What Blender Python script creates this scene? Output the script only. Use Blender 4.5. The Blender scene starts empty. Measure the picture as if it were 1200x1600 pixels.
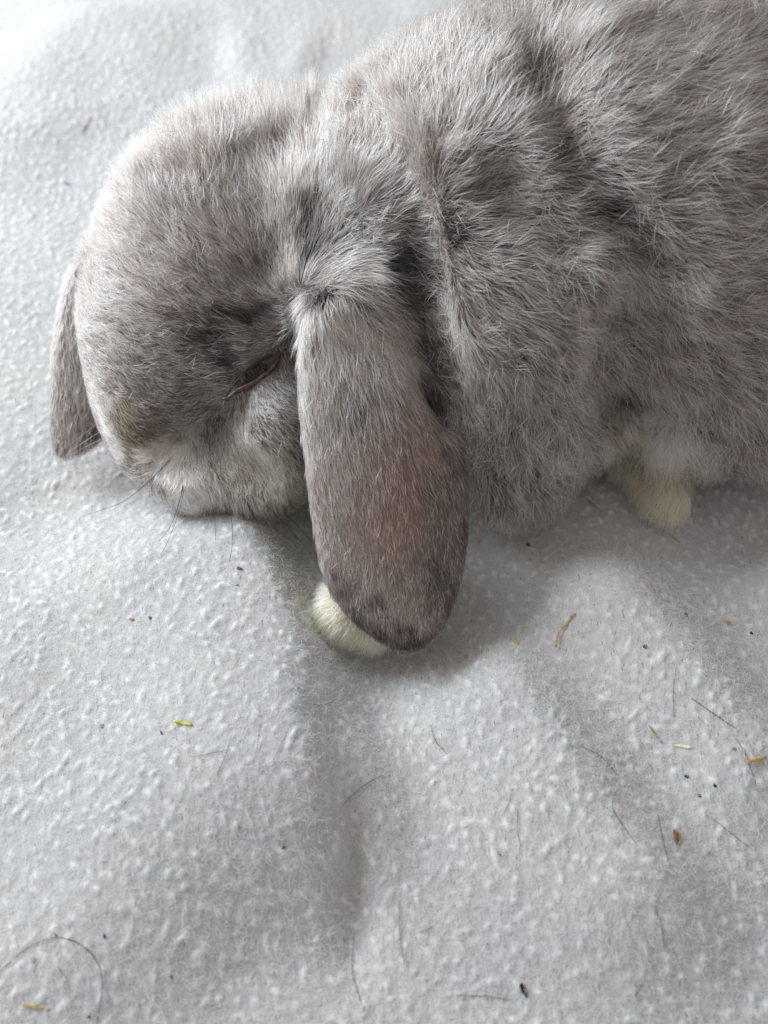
import bpy, bmesh, math, sys
import numpy as np
from mathutils import Vector, Matrix
from mathutils.bvhtree import BVHTree
from mathutils.kdtree import KDTree

scene = bpy.context.scene
COL = scene.collection
rng = np.random.default_rng(7)
FUR = True

# ------------------------------------------------------------------ camera
PITCH, FOV, DIST = math.radians(52), math.radians(50), 0.27
CAM = np.array([0.0, -DIST * math.cos(PITCH), DIST * math.sin(PITCH)])
FWD = np.array([0.0, math.cos(PITCH), -math.sin(PITCH)])
RIGHT = np.array([1.0, 0.0, 0.0])
UP = np.array([0.0, math.sin(PITCH), math.cos(PITCH)])
cd = bpy.data.cameras.new('camera')
cam = bpy.data.objects.new('camera', cd)
COL.objects.link(cam)
cam.location = CAM
cam.rotation_euler = (math.pi / 2 - PITCH, 0, 0)
cd.sensor_fit = 'VERTICAL'
cd.sensor_height = 24
cd.lens = 12 / math.tan(FOV / 2)
cd.clip_start, cd.clip_end = 0.005, 20
cd.dof.use_dof = True
cd.dof.focus_distance = 0.242
cd.dof.aperture_fstop = 8.5
scene.camera = cam

# ------------------------------------------------------------------ world, window light, exposure
w = bpy.data.worlds.new('World')
scene.world = w
w.use_nodes = True
w.node_tree.nodes['Background'].inputs[0].default_value = (1.0, 0.962, 0.94, 1)
w.node_tree.nodes['Background'].inputs[1].default_value = 0.355
ld = bpy.data.lights.new('window_light', 'AREA')
ld.shape = 'RECTANGLE'
ld.size, ld.size_y = 0.42, 0.42
ld.energy = 6.2
ld.color = (0.87, 0.95, 1.0)
lo = bpy.data.objects.new('window_light', ld)
COL.objects.link(lo)
lo.location = (-0.52, 0.26, 0.38)
lo.rotation_euler = (Vector((0.02, 0.02, 0)) - Vector(lo.location)).to_track_quat('-Z', 'Y').to_euler()
scene.view_settings.view_transform = 'Standard'
scene.view_settings.look = 'None'
scene.view_settings.exposure = 0.0
scene.view_settings.gamma = 1.0
scene.render.engine = 'CYCLES'
scene.cycles.use_denoising = True
scene.cycles.denoising_prefilter = 'NONE'
scene.cycles.use_adaptive_sampling = False
scene.cycles.max_bounces = 18
scene.cycles.diffuse_bounces = 5
scene.cycles.glossy_bounces = 14
scene.cycles.transmission_bounces = 18
scene.cycles.transparent_max_bounces = 8
scene.cycles_curves.shape = 'RIBBONS'
scene.cycles_curves.subdivisions = 2


# ------------------------------------------------------------------ helpers
def ray(px, py):
    k = math.tan(FOV / 2) / 800
    d = FWD + RIGHT * ((px - 600) * k) + UP * ((800 - py) * k)
    return d / np.linalg.norm(d)


def P(px, py, z=0.0):
    """the point at height z that lies behind pixel (px, py) of the photograph"""
    d = ray(px, py)
    return CAM + d * ((z - CAM[2]) / d[2])


def on_plane(px, py, o, n):
    d = ray(px, py)
    return CAM + d * (np.dot(o - CAM, n) / np.dot(d, n))


def lin(r, g, b):
    f = lambda c: (c / 255 / 12.92) if c / 255 <= 0.04045 else ((c / 255 + 0.055) / 1.055) ** 2.4
    return np.array([f(r), f(g), f(b)])


def norm(v):
    return v / np.maximum(np.linalg.norm(v, axis=-1, keepdims=True), 1e-12)


_lat = {}


def vnoise(p, freq, seed=0):
    """smooth value noise in -1..1; p is (N,2) or (N,3)"""
    p = np.asarray(p) * freq + 100.0
    if p.shape[1] == 2:
        p = np.concatenate([p, np.full((len(p), 1), 0.37)], 1)
    if seed not in _lat:
        _lat[seed] = np.random.default_rng(seed + 1000).uniform(-1, 1, (64, 64, 64)).astype(np.float32)
    L = _lat[seed]
    i = np.floor(p).astype(np.int64)
    f = p - i
    f = f * f * f * (f * (f * 6 - 15) + 10)
    i &= 63
    j = (i + 1) & 63
    x0, y0, z0 = i.T
    x1, y1, z1 = j.T
    fx, fy, fz = f.T
    c00 = L[x0, y0, z0] * (1 - fx) + L[x1, y0, z0] * fx
    c10 = L[x0, y1, z0] * (1 - fx) + L[x1, y1, z0] * fx
    c01 = L[x0, y0, z1] * (1 - fx) + L[x1, y0, z1] * fx
    c11 = L[x0, y1, z1] * (1 - fx) + L[x1, y1, z1] * fx
    return (c00 * (1 - fy) + c10 * fy) * (1 - fz) + (c01 * (1 - fy) + c11 * fy) * fz


def link(o, parent=None):
    COL.objects.link(o)
    if parent is not None:
        o.parent = parent
    return o


def mesh_obj(name, verts, faces, mat, parent=None, smooth=True):
    me = bpy.data.meshes.new(name)
    verts = np.asarray(verts, dtype=np.float32)
    if isinstance(faces, np.ndarray):
        nf, k = faces.shape
        me.vertices.add(len(verts))
        me.vertices.foreach_set('co', verts.ravel())
        me.loops.add(nf * k)
        me.loops.foreach_set('vertex_index', faces.astype(np.int32).ravel())
        me.polygons.add(nf)
        me.polygons.foreach_set('loop_start', np.arange(0, nf * k, k, dtype=np.int32))
        me.update(calc_edges=True)
        me.validate()
    else:
        me.from_pydata(verts.tolist(), [], faces)
        me.update()
    if smooth:
        me.polygons.foreach_set('use_smooth', np.ones(len(me.polygons), dtype=bool))
    if mat is not None:
        me.materials.append(mat)
    return link(bpy.data.objects.new(name, me), parent)


def tag(o, label, cat, group=None, kind=None):
    o['label'] = label
    o['category'] = cat
    if group:
        o['group'] = group
    if kind:
        o['kind'] = kind
    return o


def new_mat(name):
    m = bpy.data.materials.new(name)
    m.use_nodes = True
    nt = m.node_tree
    return m, nt, nt.nodes['Principled BSDF']


def simple_mat(name, col, rough=0.6, spec=0.3, var=0.25, scale=900.0):
    m, nt, b = new_mat(name)
    n = nt.nodes.new('ShaderNodeTexNoise')
    n.inputs['Scale'].default_value = scale
    n.inputs['Detail'].default_value = 4
    tc = nt.nodes.new('ShaderNodeTexCoord')
    nt.links.new(tc.outputs['Object'], n.inputs['Vector'])
    r = nt.nodes.new('ShaderNodeValToRGB')
    r.color_ramp.elements[0].position, r.color_ramp.elements[1].position = 0.3, 0.7
    r.color_ramp.elements[0].color = (*(np.array(col) * (1 - var)), 1)
    r.color_ramp.elements[1].color = (*np.minimum(np.array(col) * (1 + var), 1), 1)
    nt.links.new(n.outputs['Fac'], r.inputs['Fac'])
    nt.links.new(r.outputs['Color'], b.inputs['Base Color'])
    b.inputs['Roughness'].default_value = rough
    b.inputs['Specular IOR Level'].default_value = spec
    return m


def resample(pts, n, closed=False):
    """Catmull-Rom through pts, n samples"""
    pts = np.asarray(pts, float)
    m = len(pts)
    out = []
    segs = m if closed else m - 1
    for q in range(n):
        u = q / n * segs if closed else q / (n - 1) * segs
        i = min(int(u), segs - 1)
        f = u - i
        g = (lambda k: pts[k % m]) if closed else (lambda k: pts[min(max(k, 0), m - 1)])
        p0, p1, p2, p3 = g(i - 1), g(i), g(i + 1), g(i + 2)
        out.append(0.5 * (2 * p1 + (p2 - p0) * f + (2 * p0 - 5 * p1 + 4 * p2 - p3) * f * f + (3 * p1 - p0 - 3 * p2 + p3) * f ** 3))
    return np.array(out)


def tube(pts, radii, nside=6, flat=1.0, flat_dir=None):
    """tapered tube along pts -> verts, faces; flat < 1 squeezes it along flat_dir"""
    pts = np.asarray(pts, float)
    n = len(pts)
    T = norm(np.gradient(pts, axis=0))
    ref = np.array([0.0, 0.0, 1.0]) if flat_dir is None else np.asarray(flat_dir, float)
    V = []
    for i in range(n):
        a = ref - T[i] * np.dot(ref, T[i])
        if np.linalg.norm(a) < 1e-4:
            a = np.cross(T[i], [1, 0, 0])
        a = a / np.linalg.norm(a)
        b = np.cross(T[i], a)
        for k in range(nside):
            th = 2 * math.pi * k / nside
            V.append(pts[i] + radii[i] * (a * flat * math.sin(th) + b * math.cos(th)))
    F = []
    for i in range(n - 1):
        for k in range(nside):
            k2 = (k + 1) % nside
            F.append((i * nside + k, i * nside + k2, (i + 1) * nside + k2, (i + 1) * nside + k))
    F.append(tuple(range(nside))[::-1])
    F.append(tuple((n - 1) * nside + k for k in range(nside)))
    return np.array(V), F


# ------------------------------------------------------------------ the blanket's relief
def fold_coords(x, y, pts):
    """lateral offset from a fold's crest (positive on its right, looking down the picture) and the fraction along it"""
    a, b = pts[0], pts[-1]
    L = np.linalg.norm(b - a)
    u = (b - a) / L
    v = np.array([-u[1], u[0]])
    pu, pv = (pts - a) @ u, (pts - a) @ v
    t = (x - a[0]) * u[0] + (y - a[1]) * u[1]
    o = np.argsort(pu)
    off = (x - a[0]) * v[0] + (y - a[1]) * v[1] - np.interp(t, pu[o], pv[o])
    return off, t / L


# crest lines as seen in the photograph (pixels on the ground), height mm, width left / right in mm
RIDGES = [
    ([(300, 700), (360, 830), (415, 930), (458, 1040), (492, 1150), (522, 1280), (548, 1500)], 14.0, 44, 10),
    ([(420, 760), (480, 910), (535, 1040), (565, 1170), (572, 1310)], -2.5, 9, 15),
    ([(470, 1040), (520, 1180), (545, 1280), (553, 1420), (550, 1580)], -4.6, 4, 5),
    ([(700, 930), (775, 1060), (850, 1180), (950, 1310), (1060, 1450), (1150, 1600)], 9.5, 24, 11),
    ([(830, 830), (940, 930), (1060, 1060), (1180, 1200), (1330, 1380)], 11.0, 17, 13),
    ([(1190, 830), (1320, 960), (1450, 1080)], 9.0, 18, 14),
    ([(-60, 330), (60, 120), (220, -40)], 6.0, 34, 22),
    ([(-150, 950), (0, 1150), (150, 1300), (240, 1500), (260, 1700)], 3.0, 24, 18),
    ([(330, 60), (430, 120), (520, 60)], 3.0, 25, 25),
]
_R = [(resample([P(a, b)[:2] for a, b in pts], 24), h / 1000, wl / 1000, wr / 1000) for pts, h, wl, wr in RIDGES]


PRESSED = [(P(640, 990), 0.012, 0.0015), (P(330, 770), 0.020, 0.0015)]


def fold_height(x, y):
    z = np.zeros(x.shape)
    for pts, h, wl, wr in _R:
        d, f = fold_coords(x, y, pts)
        wd = np.where(d > 0, wr, wl)
        fade = np.clip(np.minimum(f, 1 - f) * 3.2, 0, 1)
        fade = fade * fade * (3 - 2 * fade)
        z += h * np.exp(-(d / wd) ** 2) * fade
    p = np.stack([x.ravel(), y.ravel()], 1)
    z += (0.0016 * vnoise(p, 22, 1) + 0.0009 * vnoise(p, 47, 2)).reshape(x.shape)
    for q, rr_, dz_ in PRESSED:              # the cloth gives under the rabbit's weight
        z -= dz_ * np.exp(-((x - q[0]) ** 2 + (y - q[1]) ** 2) / rr_ ** 2)
    return z - 0.002


def nub_height(x, y):
    """the raised nubs of the fleece, near 2.7 mm apart, some drawn out into little commas"""
    sp_ = 0.0027
    p = np.stack([x.ravel(), y.ravel()], 1)
    q = p + np.stack([vnoise(p, 130, 3), vnoise(p, 130, 4)], 1) * 0.0016
    c, s = math.cos(0.62), math.sin(0.62)
    q = np.stack([q[:, 0] * c + q[:, 1] * s, (-q[:, 0] * s + q[:, 1] * c) * 0.86], 1) / sp_
    cell = np.floor(q).astype(np.int64)
    h = np.zeros(len(p))
    T = np.random.default_rng(77).random((128, 128, 6))
    for i in (-1, 0, 1):
        for j in (-1, 0, 1):
            k = cell + (i, j)
            r = T[k[:, 0] & 127, k[:, 1] & 127]
            d = q - k - 0.5 - (r[:, :2] - 0.5) * 0.85
            th = (r[:, 2] - 0.5) * 2.2 + 1.2
            ct, st = np.cos(th), np.sin(th)
            u, v = d[:, 0] * ct + d[:, 1] * st, -d[:, 0] * st + d[:, 1] * ct
            v = v + 0.55 * (r[:, 3] - 0.5) * u * u * 2.5
            el = 1.0 + 1.0 * r[:, 4]
            g = np.exp(-((u / (0.24 * el)) ** 2 + (v / 0.19) ** 2))
            h = np.maximum(h, g * (0.25 + 0.75 * r[:, 5]))
    h = h * (0.85 + 0.35 * vnoise(p, 110, 7)) + 0.10 * vnoise(p, 1300, 8) + 0.16 * vnoise(p, 420, 6)
    return (h * 0.00075).reshape(x.shape)


def blanket_z(x, y):
    x, y = np.atleast_1d(np.asarray(x, float)), np.atleast_1d(np.asarray(y, float))
    return fold_height(x, y) + nub_height(x, y)


def axis_grid(lo, mid0, mid1, hi, step, soft):
    core = np.arange(mid0, mid1, step)
    def out(a, b):
        v, s = [a], step
        while abs(v[-1] - b) > s:
            s *= 1.13 if abs(v[-1]) > soft else 1.012
            v.append(v[-1] + math.copysign(s, b - a))
        v.append(b)
        return v[1:]
    return np.array(sorted(list(out(mid0, lo)) + list(core) + list(out(core[-1], hi))))


gx = axis_grid(-0.8, -0.165, 0.14, 0.8, 0.00052, 0.22)
gy = axis_grid(-0.6, -0.125, 0.135, 0.9, 0.00048, 0.33)
X, Y = np.meshgrid(gx, gy, indexing='ij')
Z = fold_height(X, Y) + nub_height(X, Y)
nx, ny = X.shape
idx = np.arange(nx * ny).reshape(nx, ny)
quads = np.stack([idx[:-1, :-1], idx[1:, :-1], idx[1:, 1:], idx[:-1, 1:]], -1).reshape(-1, 4)

m_blanket, nt, b = new_mat('white_fleece')
N, Lk = nt.nodes, nt.links
tc = N.new('ShaderNodeTexCoord')
n1 = N.new('ShaderNodeTexNoise'); n1.inputs['Scale'].default_value = 30; n1.inputs['Detail'].default_value = 3
n2 = N.new('ShaderNodeTexNoise'); n2.inputs['Scale'].default_value = 2600; n2.inputs['Detail'].default_value = 3
n3 = N.new('ShaderNodeTexNoise'); n3.inputs['Scale'].default_value = 900; n3.inputs['Detail'].default_value = 2
mp = N.new('ShaderNodeMapping'); mp.inputs['Scale'].default_value = (3.0, 0.6, 1)
Lk.new(tc.outputs['Object'], mp.inputs['Vector'])
for n in (n1, n2):
    Lk.new(tc.outputs['Object'], n.inputs['Vector'])
Lk.new(mp.outputs['Vector'], n3.inputs['Vector'])
r1 = N.new('ShaderNodeValToRGB')
r1.color_ramp.elements[0].position, r1.color_ramp.elements[1].position = 0.35, 0.65
r1.color_ramp.elements[0].color = (0.72, 0.72, 0.74, 1)
r1.color_ramp.elements[1].color = (0.77, 0.76, 0.75, 1)
r3 = N.new('ShaderNodeValToRGB')
r3.color_ramp.elements[0].position, r3.color_ramp.elements[1].position = 0.27, 0.36
r3.color_ramp.elements[0].color = (0.55, 0.53, 0.52, 1)
r3.color_ramp.elements[1].color = (1, 1, 1, 1)
mx = N.new('ShaderNodeMix'); mx.data_type = 'RGBA'; mx.blend_type = 'MULTIPLY'; mx.inputs[0].default_value = 1
Lk.new(n1.outputs['Fac'], r1.inputs['Fac']); Lk.new(n3.outputs['Fac'], r3.inputs['Fac'])
Lk.new(r1.outputs['Color'], mx.inputs[6]); Lk.new(r3.outputs['Color'], mx.inputs[7])
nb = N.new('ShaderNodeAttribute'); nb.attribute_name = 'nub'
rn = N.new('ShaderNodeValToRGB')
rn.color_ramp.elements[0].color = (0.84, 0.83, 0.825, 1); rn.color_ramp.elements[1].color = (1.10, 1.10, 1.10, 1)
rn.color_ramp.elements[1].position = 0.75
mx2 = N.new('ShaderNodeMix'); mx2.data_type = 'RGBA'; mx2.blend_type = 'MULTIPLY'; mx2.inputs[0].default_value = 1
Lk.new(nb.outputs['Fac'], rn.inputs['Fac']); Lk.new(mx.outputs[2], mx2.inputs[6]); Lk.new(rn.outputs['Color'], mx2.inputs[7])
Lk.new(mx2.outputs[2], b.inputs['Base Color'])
bp = N.new('ShaderNodeBump'); bp.inputs['Strength'].default_value = 0.5; bp.inputs['Distance'].default_value = 0.0003
Lk.new(n2.outputs['Fac'], bp.inputs['Height']); Lk.new(bp.outputs['Normal'], b.inputs['Normal'])
b.inputs['Roughness'].default_value = 0.95
b.inputs['Specular IOR Level'].default_value = 0.1
b.inputs['Sheen Weight'].default_value = 0.15
b.inputs['Subsurface Weight'].default_value = 0.6
b.inputs['Subsurface Radius'].default_value = (1, 1, 1)
b.inputs['Subsurface Scale'].default_value = 0.0012

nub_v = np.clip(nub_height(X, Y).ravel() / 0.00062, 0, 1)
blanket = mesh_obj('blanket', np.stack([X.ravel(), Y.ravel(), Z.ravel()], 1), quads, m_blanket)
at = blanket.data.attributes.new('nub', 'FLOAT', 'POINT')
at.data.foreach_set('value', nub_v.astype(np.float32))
tag(blanket, 'soft white nubby fleece blanket with shallow folds, spread out under the rabbit', 'blanket')


# ------------------------------------------------------------------ the rabbit's body as one surface
def sd_ell(p, c, r, R=None):
    q = p - c
    if R is not None:
        q = q @ R.T
    r = np.asarray(r)
    k0 = np.linalg.norm(q / r, axis=-1)
    k1 = np.maximum(np.linalg.norm(q / (r * r), axis=-1), 1e-9)
    return k0 * (k0 - 1) / k1


def sd_cap(p, a, b, ra, rb):
    d = b - a
    t = np.clip(((p - a) @ d) / (d @ d), 0, 1)
    return np.linalg.norm(p - (a + t[..., None] * d), axis=-1) - (ra + (rb - ra) * t)


def smin(a, b, k):
    h = np.maximum(k - np.abs(a - b), 0) / k
    return np.minimum(a, b) - h * h * k / 4


def smax(a, b, k):
    return -smin(-a, -b, k)


def frame(a, up=(0, 0, 1)):
    a = norm(np.asarray(a, float))
    s = norm(np.cross(up, a))
    return np.array([a, s, np.cross(a, s)])


class Ear:
    def __init__(self, outline, o, n, half, curve, s0=0.0, bend=0.0):
        self.o, self.n = np.asarray(o, float), norm(np.asarray(n, float))
        self.poly3 = [on_plane(x, y, self.o, self.n) for x, y in outline]
        base, tip = self.poly3[0], self.poly3[len(self.poly3) // 2]
        a = tip - base
        a -= self.n * (a @ self.n)
        self.a = norm(a)
        self.b = np.cross(self.n, self.a)
        pl = np.array([[(q - self.o) @ self.a, (q - self.o) @ self.b] for q in self.poly3])
        self.poly = resample(pl, 40, True)
        self.half, self.curve, self.bend = half, curve, bend
        self.rear = 1.0 if self.b[0] > 0 else -1.0
        self.len = self.poly[:, 0].max() - self.poly[:, 0].min()
        self.t0 = self.poly[:, 0].min()
        # mean lateral centre along the length
        ts = np.linspace(self.t0, self.t0 + self.len, 12)
        cs = []
        for t in ts:
            m = np.abs(self.poly[:, 0] - t) < self.len * 0.12
            cs.append((self.poly[m, 1].max() + self.poly[m, 1].min()) / 2)
        self.ts, self.cs = ts, np.array(cs)

    def local(self, p):
        q = p - self.o
        return q @ self.a, q @ self.b, q @ self.n

    def mid(self, t, s):
        c = np.interp(t, self.ts, self.cs)
        u = np.clip((t - self.t0) / self.len, 0, 1)
        return -self.curve * (s - c) ** 2 - self.bend * (u - 0.4) ** 2

    def outline_dist(self, t, s):
        A = self.poly
        B = np.roll(A, -1, 0)
        d = np.full(t.shape, 1e9)
        inside = np.zeros(t.shape, bool)
        for a, b in zip(A, B):
            e = b - a
            wx, wy = t - a[0], s - a[1]
            k = np.clip((wx * e[0] + wy * e[1]) / (e @ e + 1e-18), 0, 1)
            d = np.minimum(d, np.hypot(wx - k * e[0], wy - k * e[1]))
            c = (a[1] > s) != (b[1] > s)
            with np.errstate(divide='ignore', invalid='ignore'):
                inside ^= c & (t < (b[0] - a[0]) * (s - a[1]) / (b[1] - a[1] + 1e-18) + a[0])
        return np.where(inside, -d, d)

    def edge(self, p):
        t, s, _ = self.local(p)
        return self.outline_dist(t, s)

    def rim(self, p):
        """1 on the rear edge and round the tip, 0 along the front edge and at the root"""
        t, s, _ = self.local(p)
        u = np.clip((t - self.t0) / self.len, 0, 1)
        rear = (s - np.interp(t, self.ts, self.cs)) * self.rear > 0
        return np.clip((u - 0.35) * 5, 0, 1) * np.where(rear, 1.0, np.clip((u - 0.78) * 8, 0, 1))

    def sd(self, p):
        t, s, n = self.local(p)
        d2 = self.outline_dist(t, s)
        u = np.clip((t - self.t0) / self.len, 0, 1)
        r = self.half * (1.35 - 0.6 * u)
        n = n - self.mid(t, s)
        return np.hypot(np.maximum(d2 + r, 0), n) - r


# ears: outline pixels, first point = base, half way = tip
EAR_N = Ear([(545, 455), (480, 500), (468, 590), (476, 700), (490, 820), (512, 915), (562, 980), (635, 1020),
             (690, 992), (722, 920), (737, 830), (736, 740), (722, 660), (694, 590), (655, 510), (610, 465)],
            P(560, 540, 0.046), np.cross([1.0, -0.05, -0.16], P(640, 1010, 0.0105) - P(560, 520, 0.047)) * -1, 0.0019, 14.0, bend=0.006)
if EAR_N.n[2] < 0:
    raise RuntimeError('ear frame')
EAR_F = Ear([(150, 385), (106, 425), (84, 510), (77, 600), (76, 680), (92, 714), (132, 706), (172, 660), (195, 540), (195, 430)],
            P(130, 470, 0.030), np.cross([0.92, -0.2, -0.2], P(95, 710, 0.006) - P(130, 430, 0.032)) * -1, 0.0023, 22.0, bend=0.005)

B_SK, M_NO = P(470, 270, 0.040), P(235, 690, 0.016)
HAX = frame(M_NO - B_SK)
BAX = frame(P(1200, 330, 0.05) - P(700, 350, 0.045))
EYE_C = None


def sdf_groups(p):
    """distances of the parts: head, body, near ear, far ear, feet"""
    h = sd_ell(p, P(333, 392, 0.032), (0.034, 0.0288, 0.0268), HAX)
    h = smin(h, sd_ell(p, P(475, 315, 0.037), (0.024, 0.023, 0.020), HAX), 0.012)
    h = smin(h, sd_ell(p, P(288, 530, 0.026), (0.026, 0.0240, 0.021), HAX), 0.014)
    h = smin(h, sd_ell(p, P(270, 650, 0.017), (0.018, 0.0145, 0.013), HAX), 0.012)
    h = smin(h, sd_ell(p, P(425, 675, 0.017), (0.020, 0.016, 0.0155), HAX), 0.010)
    h = smin(h, sd_ell(p, P(402, 598, 0.0225), (0.0105, 0.0105, 0.0105)), 0.006)
    h = smin(h, sd_ell(p, P(360, 720, 0.010), (0.010, 0.012, 0.009), HAX), 0.010)
    h = smin(h, sd_ell(p, P(395, 545, 0.031), (0.0135, 0.0105, 0.0105), HAX), 0.008)
    h = smin(h, sd_ell(p, P(300, 735, 0.0125), (0.0095, 0.0105, 0.0090), HAX), 0.006)   # whisker pad
    h = smin(h, sd_ell(p, P(445, 690, 0.0190), (0.0130, 0.0110, 0.0125), HAX), 0.006)   # cheek, brow over the eye
    h = smin(h, sd_ell(p, P(545, 360, 0.044), (0.019, 0.022, 0.019)), 0.012)
    h = smin(h, sd_ell(p, P(572, 478, 0.043), (0.0165, 0.016, 0.012)), 0.010)          # ear root
    bo = sd_ell(p, P(775, 345, 0.042), (0.050, 0.043, 0.040), BAX)
    bo = smin(bo, sd_ell(p, P(1010, 300, 0.048), (0.060, 0.050, 0.046), BAX), 0.03)
    bo = smin(bo, sd_ell(p, P(1240, 325, 0.046), (0.052, 0.052, 0.045), BAX), 0.03)
    bo = smin(bo, sd_ell(p, P(670, 290, 0.036), (0.030, 0.030, 0.028)), 0.016)         # neck
    bo = smin(bo, sd_ell(p, P(830, 560, 0.032), (0.028, 0.022, 0.030)), 0.016)        # shoulder
    bo = smin(bo, sd_cap(p, P(820, 600, 0.026), P(800, 740, 0.012), 0.019, 0.012), 0.014)
    bo = smin(bo, sd_ell(p, P(1170, 540, 0.028), (0.034, 0.026, 0.027)), 0.006)       # thigh
    bo = smin(bo, sd_cap(p, P(1130, 600, 0.022), P(1065, 690, 0.015), 0.014, 0.0075), 0.008)
    bo = smin(bo, sd_cap(p, P(1075, 672, 0.017), P(1230, 665, 0.018), 0.008, 0.011), 0.008)
    f = sd_cap(p, P(630, 880, 0.007), P(547, 954, 0.0048), 0.008, 0.0062)
    f = smin(f, sd_cap(p, P(550, 963, 0.0046), P(576, 980, 0.0040), 0.0056, 0.0040), 0.006)             # fore paw under the ear
    f = smin(f, sd_cap(p, P(1005, 728, 0.0046), P(1042, 776, 0.0042), 0.0052, 0.0048), 0.004)   # hind paw
    return h, bo, EAR_N.sd(p), EAR_F.sd(p), f


# the eye slit, pixels from the inner (lower left) to the outer (upper right) corner
SLIT = [(350, 625), (368, 606), (392, 588), (418, 568), (436, 553)]
SLIT_W = [0.0002, 0.0008, 0.0017, 0.0016, 0.0004]
slit3 = None
GROOVES3 = None
# creases in the coat: pixels, radius mm, how far its axis stands off the skin mm
GROOVES = [([(560, 165), (605, 235), (642, 330), (660, 430), (680, 530), (700, 640)], 2.8, 1.8),
           ([(845, 60), (880, 190), (925, 300), (1000, 390), (1045, 430)], 3.0, 2.4),
           ([(1000, 500), (970, 590), (985, 665)], 5.0, 1.2),
           ([(760, 280), (800, 310), (880, 370)], 2.6, 2.2),
           ([(352, 636), (330, 670), (300, 695), (262, 690)], 3.0, 2.2),
           ([(330, 705), (360, 730), (400, 755)], 2.6, 2.1)]



def sdf(p):
    h, bo, en, ef, f = sdf_groups(p)
    d = smin(h, bo, 0.004)
    d = smin(d, f, 0.008)
    t, _, _ = EAR_N.local(p)
    d = smin(d, en, np.clip(0.008 - (t - EAR_N.t0) * 0.35, 0.0008, 0.008))
    t, _, _ = EAR_F.local(p)
    d = smin(d, ef, np.clip(0.006 - (t - EAR_F.t0) * 0.4, 0.0008, 0.006))
    d = smax(d, -(p[..., 2] - 0.0006), 0.002)       # flat where it lies on the blanket
    for path, rad_ in (GROOVES3 or []):
        for a, b in zip(path[:-1], path[1:]):
            d = smax(d, -sd_cap(p, a, b, rad_, rad_), 0.008)
    if slit3 is not None:
        for a, b, ra, rb in zip(slit3[:-1], slit3[1:], slit_r[:-1], slit_r[1:]):
            d = smax(d, -sd_cap(p, a, b, ra, rb), 0.0006)
    return d


def surface_nets(lo, hi, h, f):
    ax = [np.arange(lo[i], hi[i], h) for i in range(3)]
    sh = tuple(len(q) for q in ax)
    F = np.empty(sh, np.float64)
    bs = 8
    nb_ = [-(-n // bs) for n in sh]
    bc = np.stack(np.meshgrid(*[np.arange(n) for n in nb_], indexing='ij'), -1).reshape(-1, 3)
    fc = f(np.array(lo) + (bc * bs + (bs - 1) / 2) * h)
    lim = bs * h * 1.75
    for (i, j, k), v in zip(bc, fc):
        sl_ = (slice(i * bs, i * bs + bs), slice(j * bs, j * bs + bs), slice(k * bs, k * bs + bs))
        if abs(v) > lim:
            F[sl_] = v
    near_ = [tuple(q) for q, v in zip(bc, fc) if abs(v) <= lim]
    for c0 in range(0, len(near_), 400):
        part_ = near_[c0:c0 + 400]
        ids_ = [np.stack(np.meshgrid(*[np.arange(q * bs, min(q * bs + bs, n)) for q, n in zip(t, sh)], indexing='ij'), -1).reshape(-1, 3) for t in part_]
        ids_ = np.concatenate(ids_)
        F[ids_[:, 0], ids_[:, 1], ids_[:, 2]] = f(np.array(lo) + ids_ * h)
    S = F < 0
    cs = tuple(n - 1 for n in sh)
    off = [(i, j, k) for i in (0, 1) for j in (0, 1) for k in (0, 1)]
    sub = lambda A, o: A[o[0]:o[0] + cs[0], o[1]:o[1] + cs[1], o[2]:o[2] + cs[2]]
    cnt = sum(sub(S, o).astype(np.int8) for o in off)
    act = (cnt > 0) & (cnt < 8)
    ids = np.full(cs, -1, np.int64)
    ids[act] = np.arange(act.sum())
    ci = np.argwhere(act)
    acc = np.zeros((len(ci), 3)); num = np.zeros(len(ci))
    for o in off:
        for a in range(3):
            if o[a] == 0:
                o2 = list(o); o2[a] = 1
                va = F[ci[:, 0] + o[0], ci[:, 1] + o[1], ci[:, 2] + o[2]]
                vb = F[ci[:, 0] + o2[0], ci[:, 1] + o2[1], ci[:, 2] + o2[2]]
                m = (va < 0) != (vb < 0)
                t = np.where(m, va / np.where(m, va - vb, 1), 0)
                pt = np.tile(np.array(o, float), (len(ci), 1)); pt[:, a] += t
                acc[m] += pt[m]; num[m] += 1
    V = (ci + acc / num[:, None]) * h + np.array(lo)
    Q = []
    for a in range(3):
        b_, c_ = (a + 1) % 3, (a + 2) % 3
        s1 = [slice(None)] * 3; s2 = [slice(None)] * 3
        s1[a], s2[a] = slice(0, -1), slice(1, None)
        for q in (b_, c_):
            s1[q] = s2[q] = slice(1, -1)
        A, B = S[tuple(s1)], S[tuple(s2)]
        e = np.argwhere(A != B)
        flip = A[tuple(e.T)]
        for q in (b_, c_):
            e[:, q] += 1
        def cell(db, dc):
            k = e.copy(); k[:, b_] += db; k[:, c_] += dc
            return ids[k[:, 0], k[:, 1], k[:, 2]]
        q = np.stack([cell(-1, -1), cell(0, -1), cell(0, 0), cell(-1, 0)], 1)
        q[~flip] = q[~flip][:, ::-1]
        Q.append(q)
    return V, np.concatenate(Q)


LO, HI = (-0.115, -0.056, -0.003), (0.215, 0.175, 0.112)
V0, Q0 = surface_nets(LO, HI, 0.0024, sdf)
bvh0 = BVHTree.FromPolygons(V0.tolist(), Q0.tolist())


def hit(px, py, bvh):
    loc, nrm, _, _ = bvh.ray_cast(Vector(CAM), Vector(ray(px, py)))
    return (None, None) if loc is None else (np.array(loc), np.array(nrm))


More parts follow.
